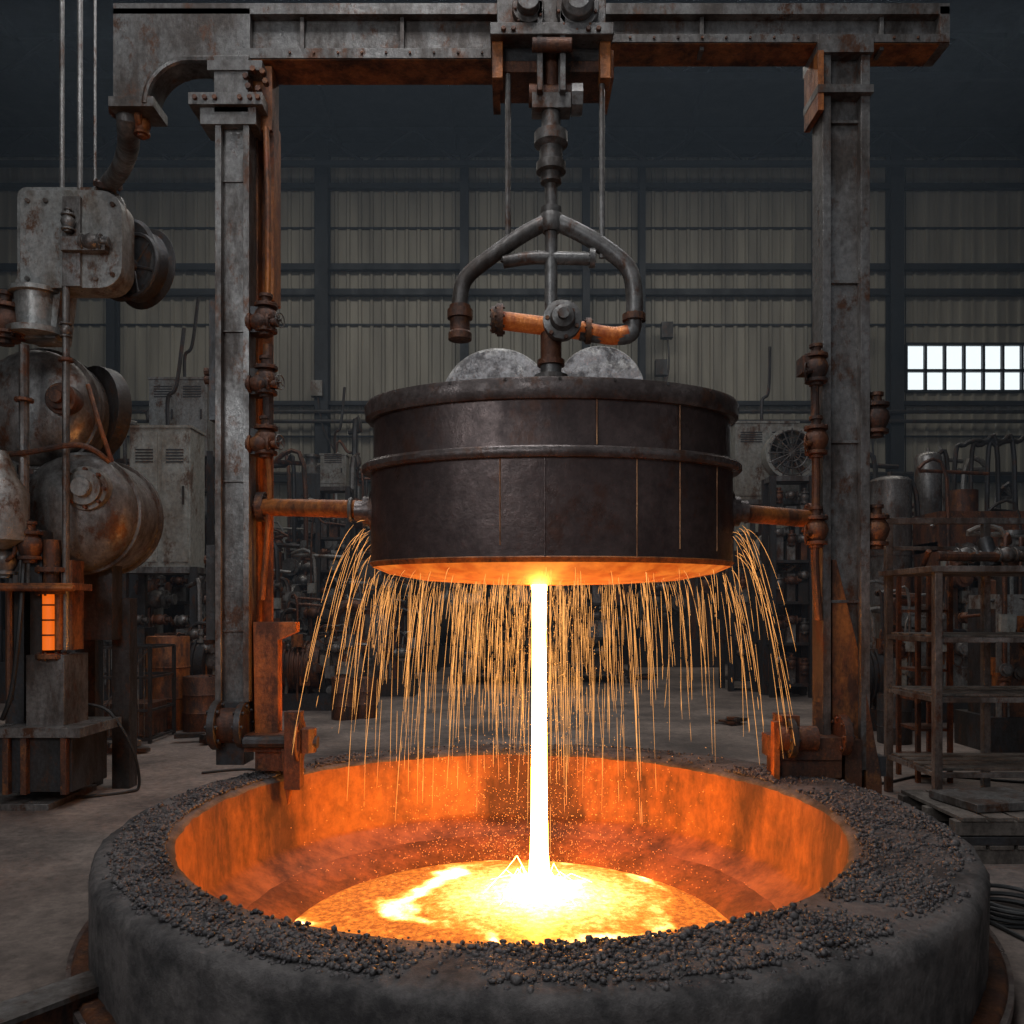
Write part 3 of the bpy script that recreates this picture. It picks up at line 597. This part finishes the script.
def cabinet(x,y,w,d,h,base=0,mat=M_CAB):
    g=B()
    if base: stand(g,x,y,w*1.15,d*1.1,base,int(x*10))
    g.b2(x-w/2,x+w/2,y-d/2,y+d/2,base,base+h,mat)
    n=2 if w>1 else 1
    for i in range(n):
        a=x-w/2+w*i/n+.05; b=x-w/2+w*(i+1)/n-.05; g.b2(a,b,y-d/2-.03,y-d/2,base+.12,base+h-.1,mat); g.b2(b-.12,b-.08,y-d/2-.08,y-d/2,base+h*.45,base+h*.58,M_DARK)
        for k in range(5): g.b2(a+.1,b-.1,y-d/2-.045,y-d/2-.02,base+h*.75+k*.07,base+h*.75+k*.07+.03,M_DARK)
    g.b2(x-w/2-.03,x+w/2+.03,y-d/2-.03,y+d/2,base+h,base+h+.06,mat)
    g.tube([(x,y,base+h),(x,y,base+h+.8),(x+.2,y,base+h+1.1),(x+.3,y+.2,base+h+2.5)],.05,M_DARK,n=6)
    g.bake('electrical_cabinet')
def tank(x,y,r,z0,h,mat,dome=.4,name='storage_tank'):
    g=B(); g.lathe((x,y,z0),Z,[(0,r*.5),(.1,r*.95),(.2,r),(h*.5,r),(h*.5,r*1.03),(h*.5+.08,r*1.03),(h*.5+.08,r),(h,r),(h+dome*r*.45,r*.87),(h+dome*r*.75,r*.6),(h+dome*r*.95,r*.3),(h+dome*r,.02)],mat,36)
    if z0>0:
        for k in range(4):
            a=math.pi/4+k*math.pi/2; g.cyl((x+r*.85*math.cos(a),y+r*.85*math.sin(a),0),(x+r*.85*math.cos(a),y+r*.85*math.sin(a),z0+.4),.09,M_DARK,n=8)
    g.cyl((x,y,z0+h),(x,y,z0+h+dome*r+.1),r*.12,mat,n=10); g.tube([(x+r+.15,y-.1,0),(x+r+.15,y-.1,z0+h*.8),(x+r*.7,y-.1,z0+h+.1)],.06,M_DARK,n=6)
    g.bake(name)
def dishtank(x,y,zc,r,l):   # silver foil-clad drum lying on a frame, shallow end facing the hall
    g=B(); ns=56; vs=[];fs=[]
    prof=[(-.02,.02)]+[(.14*r*(1-math.cos(a*math.pi/20)) ,r*a/10*.96) for a in range(1,11)]+[(.16*r,r),(.22*r,r*1.03),(.34*r,r*1.03),(.36*r,r),(l,r),(l+.2,r*.5)]
    for d,rr in prof:
        for j in range(ns):
            t=2*math.pi*j/ns; p=Vector((x+rr*math.cos(t),y+d,zc+rr*math.sin(t))); 
            k=noise.noise(p*2.3)*.14+noise.noise(p*6)*.09; p.y+=k if rr<r*.98 else 0; vs.append(p)
    for i in range(len(prof)-1):
        for j in range(ns): fs.append((i*ns+j,i*ns+(j+1)%ns,(i+1)*ns+(j+1)%ns,(i+1)*ns+j))
    fs.append(tuple(range(ns))); fs.append(tuple((len(prof)-1)*ns+j for j in range(ns))); g.add(vs,fs,M_SILV)
    stand(g,x,y+l*.55,r*1.5,l*.7,zc-r*.82,int(zc*7)); g.b2(x-r*.7,x+r*.7,y+l*.25,y+l*.4,zc-r*.84,zc-r*.5,M_DARK); g.b2(x-r*.7,x+r*.7,y+l*.7,y+l*.85,zc-r*.84,zc-r*.5,M_DARK)
    g.bake('silver_process_drum',sharp=20)
def fan(x,y,z,r):
    g=B(); g.lathe((x,y,z),-Y,[(-.35,r*.9),(-.3,r),(.3,r*1.08),(.35,r*1.08),(.35,r*.92),(.0,r*.9)],M_CAB,36)
    for i in range(7):
        a=2*math.pi*i/7; g.box((x+math.cos(a)*r*.5,y-.1,z+math.sin(a)*r*.5),(r*.75,.04,r*.28),M_DARK,Matrix.Rotation(-a,3,'Y')@Matrix.Rotation(.4,3,'X'))
    g.cyl((x,y+.1,z),(x,y-.35,z),r*.2,M_STEEL)
    for k in range(3): g.torus((x,y-.36,z),Y,r*(.35+.28*k),.02,M_STEEL,32,5)
    for k in range(8):
        a=math.pi*k/8; g.cyl((x-math.cos(a)*r,y-.36,z-math.sin(a)*r),(x+math.cos(a)*r,y-.36,z+math.sin(a)*r),.02,M_STEEL,n=5)
    stand(g,x,y,r*1.6,.7,z-r*.95,int(z*10)); g.bake('industrial_fan')
def machine(x,y,w,h,seed,kind):
    rnd=random.Random(seed); g=B(); d=w*.5; mt=rnd.choice((M_DARK,M_STEEL,M_GREY,M_RUST))
    g.b2(x-w/2,x+w/2,y-d/2,y+d/2,0,h*.18,M_DARK)
    if kind=='press':
        for s in(-1,1): g.b2(x+s*w*.42-w*.08,x+s*w*.42+w*.08,y-d*.4,y+d*.4,h*.18,h*.85,mt); g.cyl((x+s*w*.25,y-d*.3,h*.18),(x+s*w*.25,y-d*.3,h*.8),w*.04,M_STEEL,n=10)
        g.b2(x-w/2,x+w/2,y-d*.45,y+d*.45,h*.8,h,mt); g.b2(x-w*.25,x+w*.25,y-d*.3,y+d*.3,h*.5,h*.62,M_STEEL); g.cyl((x,y,h*.6),(x,y,h*.82),w*.1,M_STEEL); g.b2(x-w*.4,x+w*.4,y-d*.35,y+d*.35,h*.18,h*.32,mt)
        g.cyl((x-w*.2,y,h),(x-w*.2,y,h*1.12),w*.12,M_RUST)
    elif kind=='pump':
        g.cyl((x-w*.45,y,h*.45),(x+w*.1,y,h*.45),h*.25,mt,n=24)
        for k in range(7): g.cyl((x-w*.4+k*w*.06,y,h*.45),(x-w*.38+k*w*.06,y,h*.45),h*.28,mt,n=24)
        g.lathe((x+w*.25,y,h*.45),Y*-1,[(-.3,h*.2),(0,h*.33),(.2,h*.33),(.3,h*.2),(.4,h*.1)],M_STEEL,24)
        g.tube([(x+w*.25,y,h*.6),(x+w*.25,y,h*.95),(x+w*.35,y+.1,h*1.1),(x+w*.6,y+.1,h*1.1)],h*.06,M_RUST,n=10); g.wheel((x+w*.2,y-d*.4,h*.8),Y,h*.1,M_RUST)
    elif kind=='lathe':
        g.b2(x-w/2,x-w*.15,y-d*.4,y+d*.4,h*.18,h*.8,mt); g.b2(x-w*.15,x+w*.5,y-d*.25,y+d*.25,h*.18,h*.45,mt); g.cyl((x-w*.15,y-d*.1,h*.6),(x-w*.02,y-d*.1,h*.6),h*.16,M_STEEL); g.b2(x+w*.3,x+w*.48,y-d*.3,y+d*.3,h*.45,h*.7,mt)
        g.b2(x+w*.05,x+w*.2,y-d*.35,y+d*.3,h*.45,h*.6,M_STEEL); g.wheel((x+w*.12,y-d*.42,h*.45),Y,h*.08,M_STEEL); g.cyl((x-w*.3,y,h*.8),(x-w*.3,y,h),w*.09,M_RUST)
    else:
        for i in range(7):
            bw=rnd.uniform(.12,.35)*w; xx=x+rnd.uniform(-.5,.5)*(w-bw); hh=rnd.uniform(.3,.95)*h; g.b2(xx-bw/2,xx+bw/2,y-d*.3-rnd.uniform(0,.2),y+d*.3,h*.18,hh,rnd.choice((M_DARK,M_GREY,mt,M_RUST,M_STEEL)))
            g.lathe((xx,y,hh),Z,[(0,bw*.4),(bw*.3,bw*.4),(bw*.4,bw*.25),(bw*.7,bw*.25),(bw*.7,bw*.35),(bw*.8,bw*.35)],rnd.choice((M_STEEL,M_RUST)),14)
    for i in range(12):
        xx=x+rnd.uniform(-.5,.5)*w; yy=y-d*rnd.uniform(.3,.5); z1=h*rnd.uniform(.4,1.2); g.tube([(xx,yy,h*.1),(xx,yy,z1),(xx+rnd.uniform(-.3,.3)*w,yy+.1,z1+.15),(xx+rnd.uniform(-.4,.4)*w,yy+.2,z1+.1)],rnd.uniform(.02,.05)*max(1,h/3),rnd.choice((M_STEEL,M_DARK,M_RUST,M_GREY)),n=7)
        g.b2(xx-.12,xx+.12,yy-.1,yy+.05,z1*.6,z1*.6+.3,rnd.choice((M_STEEL,M_GREY,M_CAB,M_RUSTGLOW)))
        xx=x+rnd.uniform(-.45,.45)*w; g.valve((xx,yy-.05,h*rnd.uniform(.2,.8)),rnd.choice((X,Y,Z)),rnd.uniform(.03,.05)*h,rnd.choice((M_STEEL,M_RUST)))
    g.bake({'press':'hydraulic_press','pump':'pump_unit','lathe':'turning_lathe','misc':'process_machine'}[kind])
p=W(168,0,20); cabinet(p.x,20,1.4,.9,3.2,base=W(0,568,20).z,mat=M_CAB)
p=W(185,0,24); cabinet(p.x,24,1.6,1,2.0,base=W(0,455,24).z,mat=M_GREY)
cabinet(W(335,0,30).x,30,.9,.6,1.1,base=W(0,488,30).z,mat=M_CAB)
machine(W(120,0,21).x-.4,22.5,2.2,5.0,1,'misc'); machine(W(205,0,19).x,19,1.6,2.6,2,'pump'); machine(W(240,0,23).x,24,2.4,4.0,3,'misc')
machine(W(300,0,26).x,26,2.6,4.2,4,'lathe'); machine(W(350,0,30).x,31,3.2,4.6,5,'misc'); machine(W(40,0,22).x,23,3.5,6,6,'press'); machine(W(395,0,34).x,34,3.5,6.5,7,'misc')
machine(W(150,0,28).x,29,4,8,21,'misc'); machine(W(270,0,33).x,34,4,7,22,'misc'); machine(W(325,0,36).x,38,4,9,31,'misc')
machine(W(315,0,21).x,21,1.9,2.3,41,'pump'); machine(W(372,0,24).x,24.5,2.4,2.8,42,'misc')
machine(W(450,0,36).x,37,4,5,8,'pump'); machine(W(520,0,38).x,38,4,4.5,9,'misc'); machine(W(600,0,38).x,39,4,4.5,10,'lathe'); machine(W(680,0,36).x,37,3.5,6.5,11,'misc'); machine(W(735,0,38).x,39,3.0,7,12,'misc'); machine(W(650,0,40).x,41.5,4,10.5,23,'misc')
dishtank(W(497,0,27).x,27,W(0,402,27).z,1.78,4.5); dishtank(W(601,0,27.5).x,27.5,W(0,388,27.5).z,1.42,4)
cabinet(W(762,0,26).x,26,1.9,1,2.3,base=W(0,502,26).z,mat=M_CAB); fan(W(788,0,24).x,24,W(0,455,24).z,.68); fan(W(775,0,25).x,25,W(0,552,25).z,.62)
machine(W(790,0,30).x+.4,31,4,6.5,13,'misc'); machine(W(845,0,34).x,35,3,8,14,'misc')
tank(W(890,0,22).x,22,.52,1.9,W(0,482,22).z-1.9,M_STEEL,dome=.3); tank(W(928,0,24).x,24,.36,4.4,W(0,458,24).z-4.4,M_STEEL,dome=.5)
machine(W(905,0,26).x,27,3.2,4.6,15,'misc'); machine(W(960,0,18).x,19,2.6,3.2,16,'lathe'); machine(W(1010,0,20).x,21,3,4.8,17,'press'); machine(W(975,0,28).x,29,3.5,6.4,18,'misc'); machine(W(880,0,17).x,17.5,1.6,2.4,19,'pump'); machine(W(1040,0,15).x,15,2.4,3.4,24,'misc')
g=B()
for k in range(3): 
    x=W(965+k*17,0,25).x; g.tube([(x,25.6,0),(x,25.6,6.6+k*.1),(x+.3,25.6,7.4),(x+.9,25.6,7.5),(x+1.3,25.6,7.0),(x+1.3,25.6,0)],.07,M_DARK,n=8)
g.bake('pipe_rack')
g=B(); a=W(80,0,15.5).x;b_=W(150,0,15.5).x; h=1.75
for x in(a,(a+b_)/2,b_):
    for y in(15.5,16.6): g.b2(x-.03,x+.03,y-.03,y+.03,0,h,M_DARK)
for z in(.08,.6,1.2,h):
    for y in(15.5,16.6): g.b2(a,b_,y-.025,y+.025,z-.025,z+.025,M_DARK)
    for x in(a,b_): g.b2(x-.02,x+.02,15.5,16.6,z-.02,z+.02,M_DARK)
for k in range(12): g.cyl((a+(b_-a)*k/12,15.5,.08),(a+(b_-a)*k/12,15.5,h),.01,M_STEEL,n=5)
g.cyl((a,15.5,.1),(b_,15.5,h),.02,M_STEEL,n=6); g.b2(a+.1,b_-.1,15.7,16.5,.1,.7,M_RUST)
g.bake('storage_cage')
def drum(x,y,r=.3,h=.9,mat=M_RUST):
    g=B(); g.lathe((x,y,0),Z,[(0,r*.97),(.02,r),(h*.33,r),(h*.34,r*1.04),(h*.36,r),(h*.66,r),(h*.67,r*1.04),(h*.69,r),(h-.02,r),(h,r*.97),(h-.03,r*.93)],mat,28); g.cyl((x+r*.5,y,h-.03),(x+r*.5,y,h+.01),.04,M_DARK,n=8); g.bake('steel_drum')
drum(W(168,0,17.4).x,17.4,.42,1.9,M_RUSTGLOW); drum(W(198,0,17).x,17.2,.36,1.1); drum(W(345,0,19).x,19); drum(W(362,0,19).x,19.3); drum(W(885,0,16).x,15.6,.3,.9,M_DARK)
def debris(x,y,s,seed):
    rnd=random.Random(seed); g=B()
    for i in range(5):
        sx,sy,sz=rnd.uniform(.3,.9)*s,rnd.uniform(.2,.5)*s,rnd.uniform(.04,.09); g.box((x+rnd.uniform(-.5,.5)*s,y+rnd.uniform(-.3,.3)*s,sz/2+i*.03),(sx,sy,sz),rnd.choice((M_DARK,M_RUST,M_STEEL)),Matrix.Rotation(rnd.uniform(0,3),3,'Z'))
    g.bake('scrap_metal_pile')
debris(W(178,0,17).x,14.6,.8,1); debris(W(742,0,18).x,18,.6,2); debris(W(905,0,18).x,18,.5,3); debris(W(640,0,30).x,30,1.0,4); debris(W(210,0,16).x,15.6,.7,5)
g=B(); g.box((-2.95,4.3,.12),(.16,1.8,.24),M_RUST,Matrix.Rotation(-.6,3,'Z')); g.box((-2.95,4.3,.25),(.26,1.8,.03),M_STEEL,Matrix.Rotation(-.6,3,'Z')); g.bake('steel_floor_beam')
g=B()
for i in range(16):
    x=random.choice((random.uniform(-16,-5),random.uniform(14,19),random.uniform(5,9))); z=random.uniform(9,17); g.tube([(x,44,z),(x+random.uniform(-.5,.5),44,z-2),(x+random.uniform(-1.5,1.5),43.9,z-4.5),(x+random.uniform(-1,1),44,z-8)],.05,M_DARK,n=5)
    g.b2(x-.3,x+.3,43.85,44.3,z-.4,z+.4,random.choice((M_DARK,M_CAB,M_GREY)))
for z in(12.2,12.7,9.5): g.cyl((XL+1,44,z),(XR-1,44,z),.1,M_DARK,n=8)
g.bake('wall_conduits')

# ============================================================ SMOKE (thin real haze filling the far half of the hall)
g=B(); g.b2(XL+.3,XR-.3,13,WY-1.2,.05,ZC-2.2,M_ROOF)
hz=g.bake('smoke_haze'); hm=bpy.data.materials.new('thin_smoke'); hm.use_nodes=True; nt=hm.node_tree; nt.nodes.clear()
ou=nt.nodes.new('ShaderNodeOutputMaterial'); vs=nt.nodes.new('ShaderNodeVolumeScatter'); vs.inputs['Color'].default_value=(.6,.78,1,1); vs.inputs['Density'].default_value=.0021; nt.links.new(vs.outputs[0],ou.inputs['Volume'])
hz.data.materials.clear(); hz.data.materials.append(hm)

# ============================================================ LIGHT
w=bpy.data.worlds.new('World'); bpy.context.scene.world=w; w.use_nodes=True
w.node_tree.nodes['Background'].inputs[0].default_value=(.8,.88,1,1); w.node_tree.nodes['Background'].inputs[1].default_value=.17
def area(name,loc,rot,sx,sy,e,col):
    l=bpy.data.lights.new(name,'AREA'); l.shape='RECTANGLE'; l.size=sx; l.size_y=sy; l.energy=e; l.color=col
    o=bpy.data.objects.new(name,l); o.location=loc; o.rotation_euler=rot; bpy.context.collection.objects.link(o)
area('added_overhead_light',(0,30,24.0),(math.radians(10),0,0),40,4,2100,(1,.97,.9))  # added area lamp to light the back wall and floor
area('added_overhead_light',(0,14,18),(math.radians(6),0,0),16,4,850,(.95,.96,1))  # added area lamp to brighten the mid-hall machinery
area('added_overhead_light',(-1,4.5,14),(0,0,0),5,3,540,(.95,.97,1))
area('added_gantry_key',(-6,-6,9),(math.radians(72),0,math.radians(-24)),5,4,430,(.92,.96,1))  # key lamp added behind the camera to brighten the gantry
try:
    bpy.context.scene.view_settings.view_transform='Standard'
except Exception as ex: print(ex)
cam=bpy.data.cameras.new('camera'); co=bpy.data.objects.new('camera',cam); bpy.context.collection.objects.link(co)
co.location=(0,0,CH); co.rotation_euler=(math.pi/2,0,0); cam.sensor_width=36; cam.lens=F/1024*36; cam.shift_y=(HY-512)/1024; cam.clip_end=300
bpy.context.scene.camera=co
